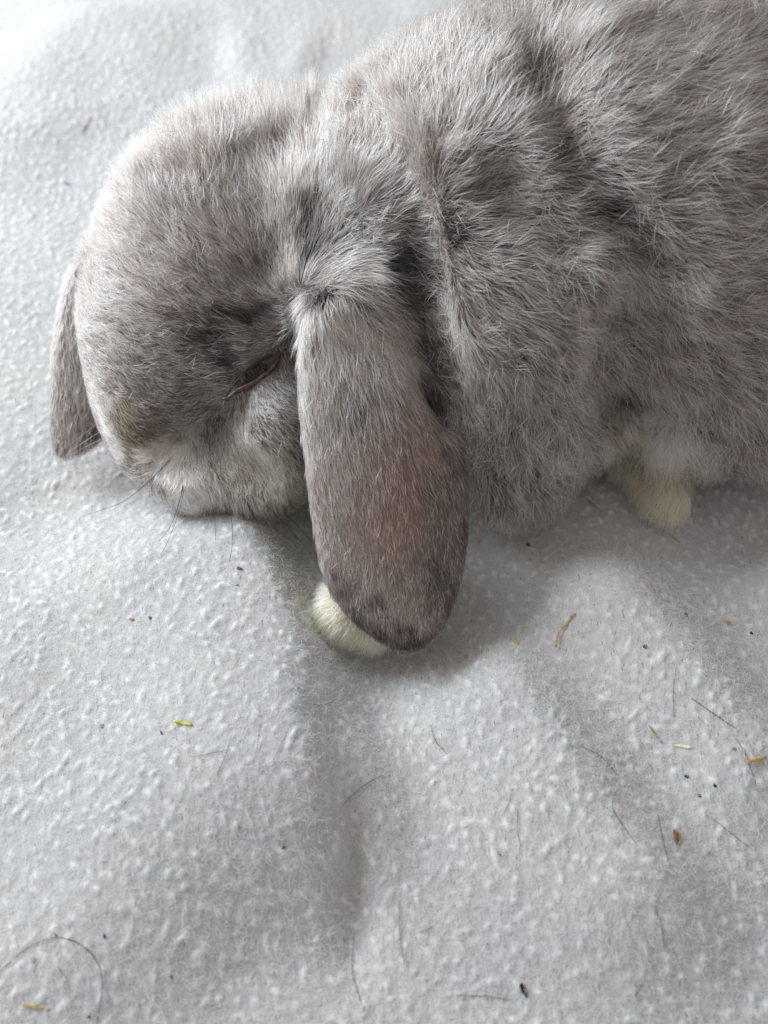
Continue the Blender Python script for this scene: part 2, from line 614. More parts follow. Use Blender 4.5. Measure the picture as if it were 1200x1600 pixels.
GROOVES3 = []
for pts, r_, off in GROOVES:
    hh = [hit(x, y, bvh0) for x, y in pts]
    GROOVES3.append((resample([a + n * off / 1000 for a, n in hh if a is not None], 9), r_ / 1000))
_h = [hit(x, y, bvh0) for x, y in SLIT]
slit3 = resample([a for a, _ in _h], 14)
slit_r = np.interp(np.linspace(0, 1, 14), np.linspace(0, 1, 5), SLIT_W)
slit_n = norm(np.mean([b for _, b in _h], 0))
slit_u = norm(slit3[-1] - slit3[0])
slit_n = norm(slit_n - slit_u * (slit_n @ slit_u))
slit_v = np.cross(slit_u, slit_n)
if slit_v[2] > 0:
    slit_v = -slit_v
lid3 = slit3 + slit_v * (slit_r * 1.0)[:, None]
V, Q = surface_nets(LO, HI, 0.0012, sdf)


def grad(p, e=0.0004):
    g = np.empty_like(p)
    for a in range(3):
        d = np.zeros(3); d[a] = e
        g[:, a] = sdf(p + d) - sdf(p - d)
    return norm(g)


m_skin, nt, b = new_mat('skin')
N, Lk = nt.nodes, nt.links
ca = N.new('ShaderNodeAttribute'); ca.attribute_name = 'tint'
nz = N.new('ShaderNodeTexNoise'); nz.inputs['Scale'].default_value = 1400; nz.inputs['Detail'].default_value = 3
rr = N.new('ShaderNodeMapRange'); rr.inputs['To Min'].default_value = 0.75; rr.inputs['To Max'].default_value = 1.2
Lk.new(nz.outputs['Fac'], rr.inputs['Value'])
vm = N.new('ShaderNodeVectorMath'); vm.operation = 'MULTIPLY'
Lk.new(ca.outputs['Color'], vm.inputs[0]); Lk.new(rr.outputs['Result'], vm.inputs[1])
Lk.new(vm.outputs['Vector'], b.inputs['Base Color'])
b.inputs['Roughness'].default_value = 0.75
b.inputs['Specular IOR Level'].default_value = 0.2

rabbit = link(bpy.data.objects.new('rabbit', None))
rabbit.empty_display_size = 0.02
rabbit.location = (0.03, 0.05, 0.0)
tag(rabbit, 'grey lop-eared rabbit dozing with its head down on the white blanket, one long ear drooping', 'rabbit')
OFF = np.array(rabbit.location)

body = mesh_obj('body', V - OFF, Q, m_skin, rabbit)
bvh = BVHTree.FromPolygons(V.tolist(), Q.tolist())

# ------------------------------------------------------------------ coat: regions, colours, flow
TONE = dict(
    grey=lin(196, 178, 168), dark=lin(52, 48, 52), brown=lin(120, 105, 101), white=lin(250, 246, 240), tan=lin(204, 174, 142),
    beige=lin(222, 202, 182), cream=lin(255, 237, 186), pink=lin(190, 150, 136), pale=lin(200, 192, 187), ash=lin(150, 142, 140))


def regions(p):
    g = np.stack(sdf_groups(p), 1)
    return np.argmin(g, 1)         # 0 head, 1 body, 2 near ear, 3 far ear, 4 feet


def tangent(px, py, dx, dy, n):
    """the direction in the surface (normal n) that runs as (dx, dy) in the photograph"""
    v = RIGHT * dx - UP * dy
    vd = ray(px, py)
    k = vd @ n
    if abs(k) < 0.3:
        k = math.copysign(0.3, k if k else -1)
    t = v - vd * ((v @ n) / k)
    t -= n * (t @ n)
    return norm(t)


# pixel, direction the tips point to, hair length mm, lift
FLOW = [
    # face and head
    (215, 690, -.5, -.8, 2, .15), (260, 640, -.6, -.7, 3, .2), (200, 600, -.7, -.7, 4, .25), (300, 600, -.9, -.35, 5, .25),
    (250, 520, -.85, -.5, 6, .25), (170, 500, -.75, -.65, 7, .3), (330, 520, -.9, -.3, 6, .3), (300, 420, -.8, -.6, 7, .28),
    (400, 430, -.7, -.7, 8, .3), (220, 400, -.75, -.65, 8, .32), (160, 420, -.7, -.7, 8, .35), (300, 310, -.5, -.85, 9, .36),
    (220, 310, -.6, -.8, 9, .4), (390, 330, -.35, -.95, 10, .38), (370, 215, -.1, -1, 18, .75), (290, 235, -.4, -.9, 16, .65),
    (440, 215, .1, -1, 18, .75), (240, 270, -.5, -.8, 14, .55), (440, 380, -.25, -.95, 9, .4), (500, 320, .5, -.85, 11, .45), (520, 400, .85, -.45, 10, .4),
    (560, 300, .85, -.4, 12, .42), (580, 400, .8, .3, 10, .36), (600, 430, .7, .65, 10, .3), (520, 470, .45, .75, 9, .3), (560, 480, .45, .85, 10, .25), (620, 480, .6, .8, 10, .25), (640, 420, .6, .7, 10, .3), (540, 520, .25, .95, 9, .2), (600, 520, .45, .85, 9, .2), (630, 330, .8, .1, 11, .36),
    (465, 500, .0, 1, 5, .3), (400, 500, -.6, -.45, 6, .35), (350, 560, -.8, .1, 5, .3), (330, 640, -.6, .35, 4, .3),
    (420, 620, .85, .4, 4, .2), (450, 590, .8, .55, 4, .2), (400, 680, .7, .65, 5, .25), (450, 700, .55, .8, 5, .25), (460, 780, .45, .85, 5, .25),
    (350, 690, .45, .8, 4, .25), (300, 720, .15, 1, 4.5, .25), (340, 760, .3, .9, 6, .35), (420, 770, .5, .8, 7, .35), (260, 730, -.2, .9, 4, .25), (300, 785, .1, 1, 6, .45), (390, 800, .4, .9, 7, .45),
    (150, 600, -.5, -.7, 5, .25), (180, 670, -.5, -.6, 3, .2),
    # body
    (620, 180, -.25, -1, 14, .5), (600, 260, -.05, -1, 14, .4), (560, 140, -.35, -.95, 14, .5), (700, 110, .15, -1, 15, .5), (780, 100, .4, -.9, 15, .45),
    (660, 300, .3, -.85, 14, .45), (740, 220, .4, -.85, 14, .45), (820, 140, .7, -.6, 14, .4), (920, 120, .9, -.4, 14, .38), (1020, 60, .9, -.35, 14, .38),
    (1000, 180, .97, -.28, 14, .38), (1120, 150, .97, -.2, 14, .38), (1120, 260, 1, -.03, 14, .38), (1000, 290, .98, -.05, 14, .4), (1150, 400, .97, .2, 13, .35),
    (840, 250, .75, -.55, 15, .48), (760, 320, .8, -.4, 14, .45), (880, 330, .85, .1, 13, .4), (700, 400, .75, .0, 12, .45), (780, 420, .75, .35, 12, .36),
    (680, 520, .7, .45, 11, .45), (720, 560, .6, .6, 11, .38), (860, 450, .65, .65, 13, .34), (950, 400, .6, .75, 14, .36), (1040, 430, .85, .35, 14, .4),
    (800, 560, .55, .78, 12, .32), (900, 560, .6, .7, 13, .34), (760, 680, .35, .9, 12, .34), (850, 680, .5, .82, 13, .34), (930, 680, .6, .7, 12, .36),
    (770, 780, .1, 1, 12, .36), (850, 760, .4, .85, 11, .36), (1050, 540, .9, .35, 14, .35), (1150, 530, .95, .2, 14, .35), (1000, 600, .7, .5, 12, .4),
    (1050, 640, .1, .9, 13, .42), (1120, 640, .6, .7, 13, .4), (1180, 620, .9, .35, 13, .36), (1060, 690, -.1, 1, 22, .45), (1020, 680, -.3, .9, 18, .45), (1090, 690, .15, 1, 19, .45), (1140, 700, .5, .8, 11, .4),
    # near ear
    (500, 530, .12, 1, 6, .18), (560, 500, .4, .9, 7, .22), (620, 530, .6, .8, 8, .22), (480, 620, .06, 1, 4.5, .14), (560, 620, .25, 1, 6, .16), (640, 620, .5, .85, 7, .2),
    (500, 740, .1, 1, 3.6, .12), (580, 740, .22, 1, 4.5, .13), (660, 740, .35, .95, 4.5, .16), (710, 740, .4, .9, 4, .2), (520, 860, .15, 1, 3, .12), (600, 880, .15, 1, 3.2, .12),
    (680, 880, .12, 1, 3.2, .14), (560, 950, .25, .95, 2.8, .12), (630, 980, .1, 1, 2.6, .12), (690, 950, -.1, 1, 2.6, .12),
    # far ear
    (105, 500, -.1, 1, 4, .2), (95, 600, -.02, 1, 3.2, .15), (100, 690, .05, 1, 2.4, .15), (120, 620, .1, 1, 3, .15),
    # feet
    (525, 965, -.5, .7, 5.5, .4), (560, 1000, -.2, .9, 5.5, .4), (1000, 740, -.5, .7, 8, .5), (1040, 770, -.2, .9, 8, .45), (1120, 760, .3, .8, 7, .4),
]
# pixel, radius in pixels, tone, strength, how much the coat is parted there (thins and shortens it)
SPOTS = [
    (208, 692, 36, 'tan', 1, 0), (198, 664, 26, 'tan', .9, 0), (163, 652, 20, 'white', .7, 0), (148, 612, 20, 'white', .35, 0), (180, 700, 16, 'white', .7, 0),
    (265, 740, 36, 'white', .65, 0), (330, 775, 38, 'white', .4, 0), (390, 792, 36, 'beige', .5, 0), (300, 780, 28, 'white', .4, 0), (360, 740, 36, 'beige', .4, 0), (240, 720, 22, 'white', .5, 0), (290, 700, 22, 'white', .4, 0),
    (440, 765, 46, 'beige', .85, 0), (400, 710, 46, 'beige', .5, 0), (430, 620, 30, 'pale', .7, 0), (460, 580, 16, 'pale', .7, 0), (340, 610, 16, 'pale', .6, 0),
    (400, 530, 34, 'pale', .3, 0),
    (375, 488, 22, 'dark', 1, .5), (345, 478, 15, 'dark', .9, .4), (318, 517, 20, 'dark', 1, .6), (352, 548, 17, 'dark', 1, .5), (410, 478, 16, 'dark', .9, .4), (340, 575, 14, 'dark', .6, .2),
    (330, 648, 15, 'ash', .8, .1), (318, 685, 6, 'dark', .5, .1), (290, 715, 4, 'dark', .6, 0), (330, 725, 4, 'dark', .5, 0), (385, 572, 14, 'pale', .6, 0), (410, 553, 12, 'pale', .6, 0), (400, 622, 18, 'pale', .7, 0),
    (490, 315, 27, 'dark', 1, .5), (510, 375, 24, 'dark', .9, .4), (492, 402, 22, 'dark', .9, .4), (470, 455, 26, 'ash', .6, 0), (458, 500, 12, 'dark', .9, .3), (456, 535, 10, 'dark', .7, .3), (450, 475, 15, 'dark', .95, .5), (497, 468, 22, 'dark', .95, .6), (525, 435, 18, 'dark', .7, .3), (462, 430, 20, 'dark', .5, .2), (455, 520, 10, 'dark', .8, .3),  # the ash spot shades the coat colour where the ear root's tips catch light
    (440, 440, 12, 'dark', .7, .4), (480, 350, 16, 'dark', .5, .3),
    (160, 470, 45, 'pale', .3, 0), (250, 300, 30, 'brown', .4, 0), (330, 215, 40, 'brown', .35, 0), (400, 200, 55, 'ash', .45, 0), (230, 290, 45, 'ash', .4, 0), (150, 400, 40, 'ash', .3, 0),  # ash spots darken the crown's colour to offset the lamp's bright rim
    (835, 72, 17, 'dark', .55, .5), (868, 112, 18, 'dark', .55, .5), (845, 135, 13, 'dark', .4, .3), (872, 70, 12, 'dark', .4, .3), (915, 210, 22, 'dark', .55, .4), (660, 420, 26, 'dark', .7, .4), (670, 480, 22, 'dark', .6, .3), (690, 560, 26, 'dark', .85, .4), (690, 640, 26, 'dark', .7, .3),
    (720, 355, 26, 'dark', .5, .3), (1000, 330, 24, 'dark', .5, .4), (1040, 410, 22, 'dark', .7, .5), (900, 390, 22, 'dark', .45, .3), (960, 250, 22, 'dark', .35, .3), (1110, 600, 24, 'dark', .4, .2),
    (640, 750, 62, 'pink', .58, .35), (610, 830, 48, 'pink', .62, .4), (660, 680, 40, 'pink', .4, .2), (640, 880, 40, 'pink', .2, .1), (700, 780, 44, 'brown', .4, 0), (690, 880, 40, 'brown', .4, 0), (700, 690, 26, 'brown', .3, 0), (560, 650, 30, 'ash', .4, .1),
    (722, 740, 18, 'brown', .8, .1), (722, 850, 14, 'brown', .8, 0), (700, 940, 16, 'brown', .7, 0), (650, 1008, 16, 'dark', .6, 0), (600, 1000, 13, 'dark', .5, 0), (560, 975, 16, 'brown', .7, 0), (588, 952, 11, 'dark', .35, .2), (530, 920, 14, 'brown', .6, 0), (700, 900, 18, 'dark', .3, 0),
    (98, 712, 10, 'brown', .8, 0), (145, 690, 14, 'brown', .7, 0),
    (1000, 740, 34, 'cream', .95, 0), (1040, 790, 30, 'cream', .9, 0), (1050, 720, 30, 'white', .7, 0), (1040, 735, 20, 'white', .6, 0), (1115, 750, 20, 'white', .5, 0), (580, 300, 40, 'pale', .6, 0), (600, 380, 36, 'pale', .6, 0), (550, 230, 36, 'pale', .4, 0), (665, 390, 16, 'dark', .6, .2), (655, 330, 14, 'dark', .4, .2), (1010, 690, 16, 'white', .4, 0), (900, 730, 40, 'pale', .5, 0), (840, 640, 30, 'pale', .3, 0),
    (1060, 470, 50, 'pale', .4, 0), (990, 650, 18, 'dark', .6, .3),
]

# guides on the surface
def hit_near(px, py):
    p, n = hit(px, py, bvh)
    if p is None:                      # just outside the bare skin's outline: the nearest skin
        a, b, _, _ = bvh.find_nearest(Vector(P(px, py, 0.010)))
        p, n = np.array(a), np.array(b)
    return p, n


gp, gd, gl, gf, gr = [], [], [], [], []
for x, y, dx, dy, L, f in FLOW:
    p, n = hit_near(x, y)
    gp.append(p); gd.append(tangent(x, y, dx, dy, n)); gl.append(L / 1000); gf.append(f)
gp, gd, gl, gf = map(np.array, (gp, gd, gl, gf))
gr = regions(gp)
sp, sr, sc, ss, sq = [], [], [], [], []
for x, y, r, c, s, q in SPOTS:
    p, n = hit_near(x, y)
    sp.append(p); sr.append(r * np.linalg.norm(p - CAM) * math.tan(FOV / 2) / 800); sc.append(TONE[c]); ss.append(s); sq.append(q)
sp, sr, sc, ss, sq = map(np.array, (sp, sr, sc, ss, sq))


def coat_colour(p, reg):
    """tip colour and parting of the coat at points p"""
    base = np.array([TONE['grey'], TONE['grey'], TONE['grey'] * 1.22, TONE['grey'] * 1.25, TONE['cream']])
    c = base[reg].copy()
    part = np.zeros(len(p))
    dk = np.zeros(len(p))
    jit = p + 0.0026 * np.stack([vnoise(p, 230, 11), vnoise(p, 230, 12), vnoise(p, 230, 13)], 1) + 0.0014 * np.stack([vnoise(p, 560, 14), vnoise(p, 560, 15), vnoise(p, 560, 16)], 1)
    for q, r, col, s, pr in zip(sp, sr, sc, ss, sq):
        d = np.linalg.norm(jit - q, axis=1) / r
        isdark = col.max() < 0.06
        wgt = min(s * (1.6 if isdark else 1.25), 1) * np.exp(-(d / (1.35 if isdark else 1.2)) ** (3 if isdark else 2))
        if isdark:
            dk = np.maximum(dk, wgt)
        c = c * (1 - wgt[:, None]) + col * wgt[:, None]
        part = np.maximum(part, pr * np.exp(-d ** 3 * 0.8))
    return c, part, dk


vr = regions(V)
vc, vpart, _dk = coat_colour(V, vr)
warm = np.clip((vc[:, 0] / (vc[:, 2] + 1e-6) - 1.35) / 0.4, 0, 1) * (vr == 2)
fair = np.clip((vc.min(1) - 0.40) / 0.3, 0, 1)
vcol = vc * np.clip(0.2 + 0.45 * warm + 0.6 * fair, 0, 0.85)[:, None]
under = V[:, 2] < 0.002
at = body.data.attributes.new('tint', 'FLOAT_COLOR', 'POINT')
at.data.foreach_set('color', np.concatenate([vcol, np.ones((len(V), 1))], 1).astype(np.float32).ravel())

m_fur, nt, b = new_mat('fur')
N, Lk = nt.nodes, nt.links
N.remove(b)
hb = N.new('ShaderNodeBsdfHairPrincipled')
hb.model = 'CHIANG'
hb.parametrization = 'COLOR'
hi = N.new('ShaderNodeHairInfo')
ca = N.new('ShaderNodeAttribute'); ca.attribute_name = 'tint'
cr = N.new('ShaderNodeAttribute'); cr.attribute_name = 'root_tint'
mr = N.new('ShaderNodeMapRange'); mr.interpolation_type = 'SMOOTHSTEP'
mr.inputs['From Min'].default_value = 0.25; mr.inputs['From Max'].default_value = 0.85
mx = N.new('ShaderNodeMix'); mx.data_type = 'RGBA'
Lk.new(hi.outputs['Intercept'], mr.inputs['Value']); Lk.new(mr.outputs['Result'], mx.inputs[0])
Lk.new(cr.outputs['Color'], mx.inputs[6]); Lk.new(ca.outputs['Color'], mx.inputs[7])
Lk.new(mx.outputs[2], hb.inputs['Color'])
hb.inputs['Roughness'].default_value = 0.42
hb.inputs['Radial Roughness'].default_value = 0.7
Lk.new(hb.outputs[0], N['Material Output'].inputs['Surface'])

# ------------------------------------------------------------------ coat: strands
tri = np.concatenate([Q[:, [0, 1, 2]], Q[:, [0, 2, 3]]])
ta, tb, tcn = V[tri[:, 0]], V[tri[:, 1]], V[tri[:, 2]]
area = np.linalg.norm(np.cross(tb - ta, tcn - ta), axis=1) / 2
cen = (ta + tb + tcn) / 3
treg = regions(cen)
dens = np.array([1.0, 0.8, 1.15, 0.9, 2.2])[treg]
dens = np.where(cen[:, 2] < 0.0016, 0, dens)
dens = np.where(cen[:, 0] > 0.14, dens * 0.35, dens)
fn = norm(np.cross(tb - ta, tcn - ta))
facing = np.einsum('ij,ij->i', fn, norm(CAM - cen))
dens = np.where(facing < -0.35, dens * 0.35, dens)


def strands(n, kind, seed):
    r = np.random.default_rng(seed)
    pr = area * dens
    t = r.choice(len(tri), n, p=pr / pr.sum())
    u, v = r.random(n), r.random(n)
    fl = u + v > 1
    u[fl], v[fl] = 1 - u[fl], 1 - v[fl]
    root = ta[t] + (tb - ta)[t] * u[:, None] + (tcn - ta)[t] * v[:, None]
    reg = regions(root)
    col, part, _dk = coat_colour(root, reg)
    # keep the eye slit bare
    ds = np.min(np.stack([np.linalg.norm(root - q, axis=1) - rr for q, rr in zip(slit3, slit_r)], 1), 1)
    dl = np.min(np.stack([np.linalg.norm(root - q, axis=1) for q in lid3], 1), 1)
    keep = (ds > 0.0007) & (dl > 0.0011) & (r.random(n) > part * 0.55)
    root, reg, col, part, ds = root[keep], reg[keep], col[keep], part[keep], ds[keep]
    nrm = grad(root)
    n = len(root)
    d = np.zeros((n, 3)); L = np.zeros(n); lift = np.zeros(n)
    for g in range(5):
        m = np.where(reg == g)[0]
        if not len(m):
            continue
        k = np.where((gr == g) | ((gr == 0) & (g == 2) & False))[0]
        D2 = ((root[m][:, None, :] - gp[k][None]) ** 2).sum(-1)
        sig = {0: 0.0075, 1: 0.011, 2: 0.009, 3: 0.012, 4: 0.015}[g]
        W = np.exp(-D2 / (2 * sig * sig)) + 1e-9 / (D2 + 1e-6)
        W /= W.sum(1, keepdims=True)
        d[m], L[m], lift[m] = W @ gd[k], W @ gl[k], W @ gf[k]
    shown = root + 0.55 * L[:, None] * norm(d)
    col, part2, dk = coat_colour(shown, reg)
    L = L * (1 - 0.25 * dk)
    # the hind-most rim of the ear is edged darker
    e = np.where(reg == 2, EAR_N.edge(shown), -1.0)
    rim = np.exp(-(np.minimum(e + 0.0004, 0) / 0.0013) ** 2) * EAR_N.rim(shown)
    rim = np.where(reg == 2, rim, 0)[:, None]
    col = col * (1 - 0.75 * rim) + TONE['dark'] * 1.6 * 0.75 * rim
    big = np.stack([vnoise(root, 90, 20), vnoise(root, 90, 21), vnoise(root, 90, 22)], 1)
    mid = np.stack([vnoise(root, 300, 23), vnoise(root, 300, 24), vnoise(root, 300, 25)], 1)
    soft = np.where(reg == 1, 1.0, np.where(reg == 0, 0.6, 0.3))[:, None]
    jit = r.normal(0, 1, (n, 3))
    d = norm(d) + soft * (0.28 * big + 0.52 * mid) + jit * (0.10 + 0.13 * soft) * (1.9 if kind == 'guard' else 1.0)
    d -= nrm * np.einsum('ij,ij->i', d, nrm)[:, None]
    d = norm(d)
    L = L * np.array([0.74, 0.57, 0.85, 1.0, 1.0])[reg]
    lift = lift * np.array([1.15, 1.35, 1.0, 1.0, 0.8])[reg]
    L = L * (1 + 0.22 * vnoise(root, 150, 26)) * r.uniform(0.72, 1.15, n) * (1 - 0.35 * part)
    L = np.where(ds < 0.004, L * np.clip(0.3 + ds / 0.004 * 0.7, 0.3, 1), L)
    lift = np.clip(lift * (1 + 0.5 * vnoise(root, 120, 27)) + r.normal(0, 0.05, n) + part * 0.25, 0.05, 1.1)
    if kind == 'under':
        L *= 0.72
        lift *= 0.8
    s = np.linspace(0, 1, 5)
    bend = s - 0.38 * s * s
    pts = root[:, None, :] + nrm[:, None, :] * (L * lift)[:, None, None] * bend[None, :, None] \
        + d[:, None, :] * (L * np.sqrt(np.maximum(1 - 0.6 * lift ** 2, 0.2)))[:, None, None] * (0.75 * s + 0.25 * s * s)[None, :, None]
    # tufts: the tips of neighbours lean together
    for cell, amount in ((0.00090, 0.55), (0.0024, 0.26)):
        nc = max(8, int(area.sum() / (cell * cell)))
        ci = r.choice(n, min(nc, n), replace=False)
        kd = KDTree(len(ci))
        for q, i in enumerate(ci):
            kd.insert(root[i], q)
        kd.balance()
        near = np.array([kd.find(p)[1] for p in root.tolist()])
        lead = ci[near]
        am = amount * np.where(reg == 4, 0.3, 1.0) * np.where(reg == 2, 0.55, np.where(reg == 0, 0.85, 1.0)) * r.uniform(0.4, 1.3, n)
        am = np.where(reg[lead] == reg, am, 0)
        # move towards the leader's strand, scaled to this strand's own length
        ll = np.linalg.norm(pts[lead, -1] - root[lead], axis=1)
        k = np.clip(L / np.maximum(ll, 1e-5), 0.4, 1.3)[:, None, None]
        target = root[lead][:, None, :] + (pts[lead] - root[lead][:, None, :]) * k
        pts += (target - pts) * (am[:, None] * s[None, :] ** 1.4)[:, :, None]
        tone = r.normal(0, 0.16 if cell < 0.0015 else 0.10, len(ci))
        col = col * np.exp(tone[near])[:, None]
    # strands never dip into the blanket
    pts[:, :, 2] = np.maximum(pts[:, :, 2], 0.0012)
    wisp = np.stack([vnoise(root, 500, 28), vnoise(root, 500, 29), vnoise(root, 500, 30)], 1)
    pts += (wisp * 0.06 * L[:, None])[:, None, :] * (s ** 2)[None, :, None]
    lum = np.exp(r.normal(0.0, 0.22, n))
    if kind == 'guard':
        pick = r.random(n)
        lum = np.where(pick < 0.62 - 0.42 * dk, np.where(reg == 1, lum * 1.8, lum * 1.75), lum * 0.5)
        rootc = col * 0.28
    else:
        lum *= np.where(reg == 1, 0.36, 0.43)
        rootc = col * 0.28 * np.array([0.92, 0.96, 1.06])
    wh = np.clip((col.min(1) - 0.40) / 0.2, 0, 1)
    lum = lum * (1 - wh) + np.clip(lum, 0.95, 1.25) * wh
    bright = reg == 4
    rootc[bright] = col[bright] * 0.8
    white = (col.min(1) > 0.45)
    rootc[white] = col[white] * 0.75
    # black ticked guard hairs here and there stay dark where the coat is dark
    tip = np.clip(col * lum[:, None], 0.008, 0.93)
    rad = np.where(reg == 2, 0.000036, np.where(reg == 0, 0.000040, 0.000046)) * r.uniform(0.75, 1.3, n)
    if kind == 'guard':
        rad *= r.uniform(0.8, 1.9, n)
    return pts, reg, tip, np.clip(rootc, 0.006, 0.8), rad


def hair_obj(name, pts, tip, rootc, rad, taper=(1.0, 1.0, 0.9, 0.65, 0.12)):
    n, k = pts.shape[:2]
    hc = bpy.data.hair_curves.new(name)
    hc.add_curves([k] * n)
    hc.position_data.foreach_set('vector', pts.astype(np.float32).ravel())
    ra = hc.attributes.get('radius') or hc.attributes.new('radius', 'FLOAT', 'POINT')
    ra.data.foreach_set('value', (rad[:, None] * np.array(taper)[None]).astype(np.float32).ravel())
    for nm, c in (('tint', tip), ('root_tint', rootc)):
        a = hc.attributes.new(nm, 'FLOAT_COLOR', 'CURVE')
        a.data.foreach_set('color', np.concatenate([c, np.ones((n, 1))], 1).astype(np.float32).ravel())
    hc.materials.append(m_fur)
    o = bpy.data.objects.new(name, hc)
    o['kind'] = 'stuff'
    return link(o, rabbit)


if FUR:
    sets = [strands(300000, 'under', 1), strands(120000, 'guard', 2)]
    A = [np.concatenate([q[i] for q in sets]) for i in range(5)]
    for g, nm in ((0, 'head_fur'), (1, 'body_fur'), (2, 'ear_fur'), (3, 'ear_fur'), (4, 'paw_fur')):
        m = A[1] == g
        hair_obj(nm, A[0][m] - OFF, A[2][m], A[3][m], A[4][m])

# ------------------------------------------------------------------ eye, lid, lashes
mid = slit3[7]
m_eye, nt, b = new_mat('dark_eye')
b.inputs['Base Color'].default_value = (0.012, 0.010, 0.011, 1)
b.inputs['Roughness'].default_value = 0.12
bm = bmesh.new()
bmesh.ops.create_uvsphere(bm, u_segments=40, v_segments=24, radius=0.0078)
ev = np.array([v.co[:] for v in bm.verts]); ef = [tuple(v.index for v in f.verts) for f in bm.faces]
bm.free()
mesh_obj('eye', ev + mid - slit_n * 0.0086 - OFF, ef, m_eye, rabbit)

m_lid, nt, b = new_mat('eyelid_skin')
nzz = nt.nodes.new('ShaderNodeTexNoise'); nzz.inputs['Scale'].default_value = 900
rmp = nt.nodes.new('ShaderNodeValToRGB')
rmp.color_ramp.elements[0].color = (*lin(62, 46, 48), 1); rmp.color_ramp.elements[1].color = (*lin(112, 82, 82), 1)
rmp.color_ramp.elements[0].position, rmp.color_ramp.elements[1].position = 0.35, 0.7
tcc = nt.nodes.new('ShaderNodeTexCoord')
nt.links.new(tcc.outputs['Object'], nzz.inputs['Vector'])
nt.links.new(nzz.outputs['Fac'], rmp.inputs['Fac']); nt.links.new(rmp.outputs['Color'], b.inputs['Base Color'])
b.inputs['Roughness'].default_value = 0.25
lr = np.interp(np.linspace(0, 1, 14), [0, .15, .4, .7, .9, 1], [.0003, .0005, .0006, .0006, .0005, .0002])
tv, tf = tube(lid3 - slit_n * 0.0005, lr, 10, 0.8, slit_n)
mesh_obj('eyelid', tv - OFF, tf, m_lid, rabbit)
up3 = slit3 - slit_v * (slit_r * 0.95)[:, None]
tv, tf = tube(up3 - slit_n * 0.0006, lr * 0.55, 10, 0.8, slit_n)
m_rim = simple_mat('dark_lid_rim', lin(70, 56, 58), 0.5)
mesh_obj('eyelid', tv - OFF, tf, m_rim, rabbit)
m_crust = simple_mat('tear_crust', lin(122, 108, 76), 0.5)
for k in range(2):
    q = slit3[0] + slit_u * (0.0006 - 0.0011 * k) + slit_v * 0.0006 * k + slit_n * 0.0003
    t = np.linspace(0, 1, 6)
    pth = q + np.outer(t - 0.5, slit_u * 0.0016 + slit_v * 0.0009 * (1 - 2 * k)) + np.outer(np.sin(t * 3.1), slit_n * 0.0003)
    tv, tf = tube(pth, 0.00028 * np.sin(0.4 + t * 2.4), 7)
    mesh_obj('tear_crust', tv - OFF, tf, m_crust, rabbit)
nl = 64
rl = np.random.default_rng(5)
u = rl.random(nl)
fr = lambda A: np.stack([np.interp(u, np.linspace(0, 1, 14), A[:, k]) for k in range(3)], 1)
root = fr(up3) - slit_n * 0.0001
ln = rl.uniform(0.0010, 0.0024, nl) * np.interp(u, [0, .3, .8, 1], [.4, 1, 1, .4])
dv = norm(slit_v * 0.8 + slit_n * 0.55 + rl.normal(0, .25, (nl, 3)) - slit_u * 0.2)
sl = np.linspace(0, 1, 5)
lash = root[:, None] + dv[:, None] * (ln[:, None] * sl)[:, :, None] + slit_n * (0.25 * ln[:, None] * sl ** 2)[:, :, None]
tone = lin(62, 58, 62)[None] * rl.uniform(0.3, 1.0, (nl, 1))
eo = hair_obj('eyelash', lash - OFF, tone, tone * 0.6, np.full(nl, 0.000035))

# ------------------------------------------------------------------ whiskers
WHISKERS = [  # pixels from root to tip, height of the tip in mm, thickness in micrometres, dark or light
    ([(253, 702), (215, 722), (160, 746)], 10, 55, 'amber'),
    ([(270, 713), (235, 750), (190, 785), (130, 806)], 9, 65, 'black'),
    ([(276, 704), (270, 745), (253, 806)], 6, 45, 'black'),
    ([(290, 722), (282, 778), (262, 830), (232, 858)], 5, 60, 'black'),
    ([(291, 724), (284, 782), (255, 860), (195, 937)], 4, 45, 'black'),
    ([(316, 745), (333, 795), (337, 850), (333, 905)], 5, 45, 'black'),
    ([(326, 718), (355, 778), (363, 850), (345, 920), (320, 968)], 4, 50, 'black'),
    ([(329, 716), (354, 765), (361, 800)], 7, 70, 'black'),
    ([(365, 762), (392, 795), (410, 845), (413, 918)], 4, 55, 'black'),
    ([(400, 790), (425, 825), (446, 880), (450, 945)], 3, 40, 'amber'),
    ([(412, 786), (450, 824), (492, 872)], 5, 55, 'black'),
    ([(438, 796), (465, 822), (492, 852)], 6, 50, 'black'),
    ([(310, 700), (300, 745), (288, 790)], 8, 35, 'black'),
    ([(345, 735), (372, 800), (385, 860)], 6, 35, 'amber'),
    ([(160, 672), (125, 695), (82, 726)], 11, 40, 'light'),
    ([(163, 684), (130, 700), (98, 716)], 10, 35, 'light'),
    ([(152, 662), (115, 690), (90, 705)], 14, 35, 'light'),
]
WM = {'amber': simple_mat('amber_whisker', lin(150, 122, 96), 0.4), 'black': simple_mat('dark_whisker', lin(64, 56, 54), 0.4),
      'light': simple_mat('pale_whisker', lin(214, 204, 196), 0.4)}
for pts, zt, th, tone in WHISKERS:
    r0, _ = hit(*pts[0], bvh)
    if r0 is None:
        print('whisker off', pts[0]); continue
    k = len(pts)
    p3 = [r0]
    for i in range(1, k):
        f = i / (k - 1)
        p3.append(P(*pts[i], (r0[2] + 0.004 * math.sin(f * 3.1)) * (1 - f) + zt / 1000 * f))
    c = resample(p3, 16)
    tv, tf = tube(c, th * 1.7e-6 * np.linspace(1, 0.22, 16), 5)
    mesh_obj('whisker', tv - OFF, tf, WM[tone], rabbit)

# ------------------------------------------------------------------ bits lying on the blanket
_m = {}


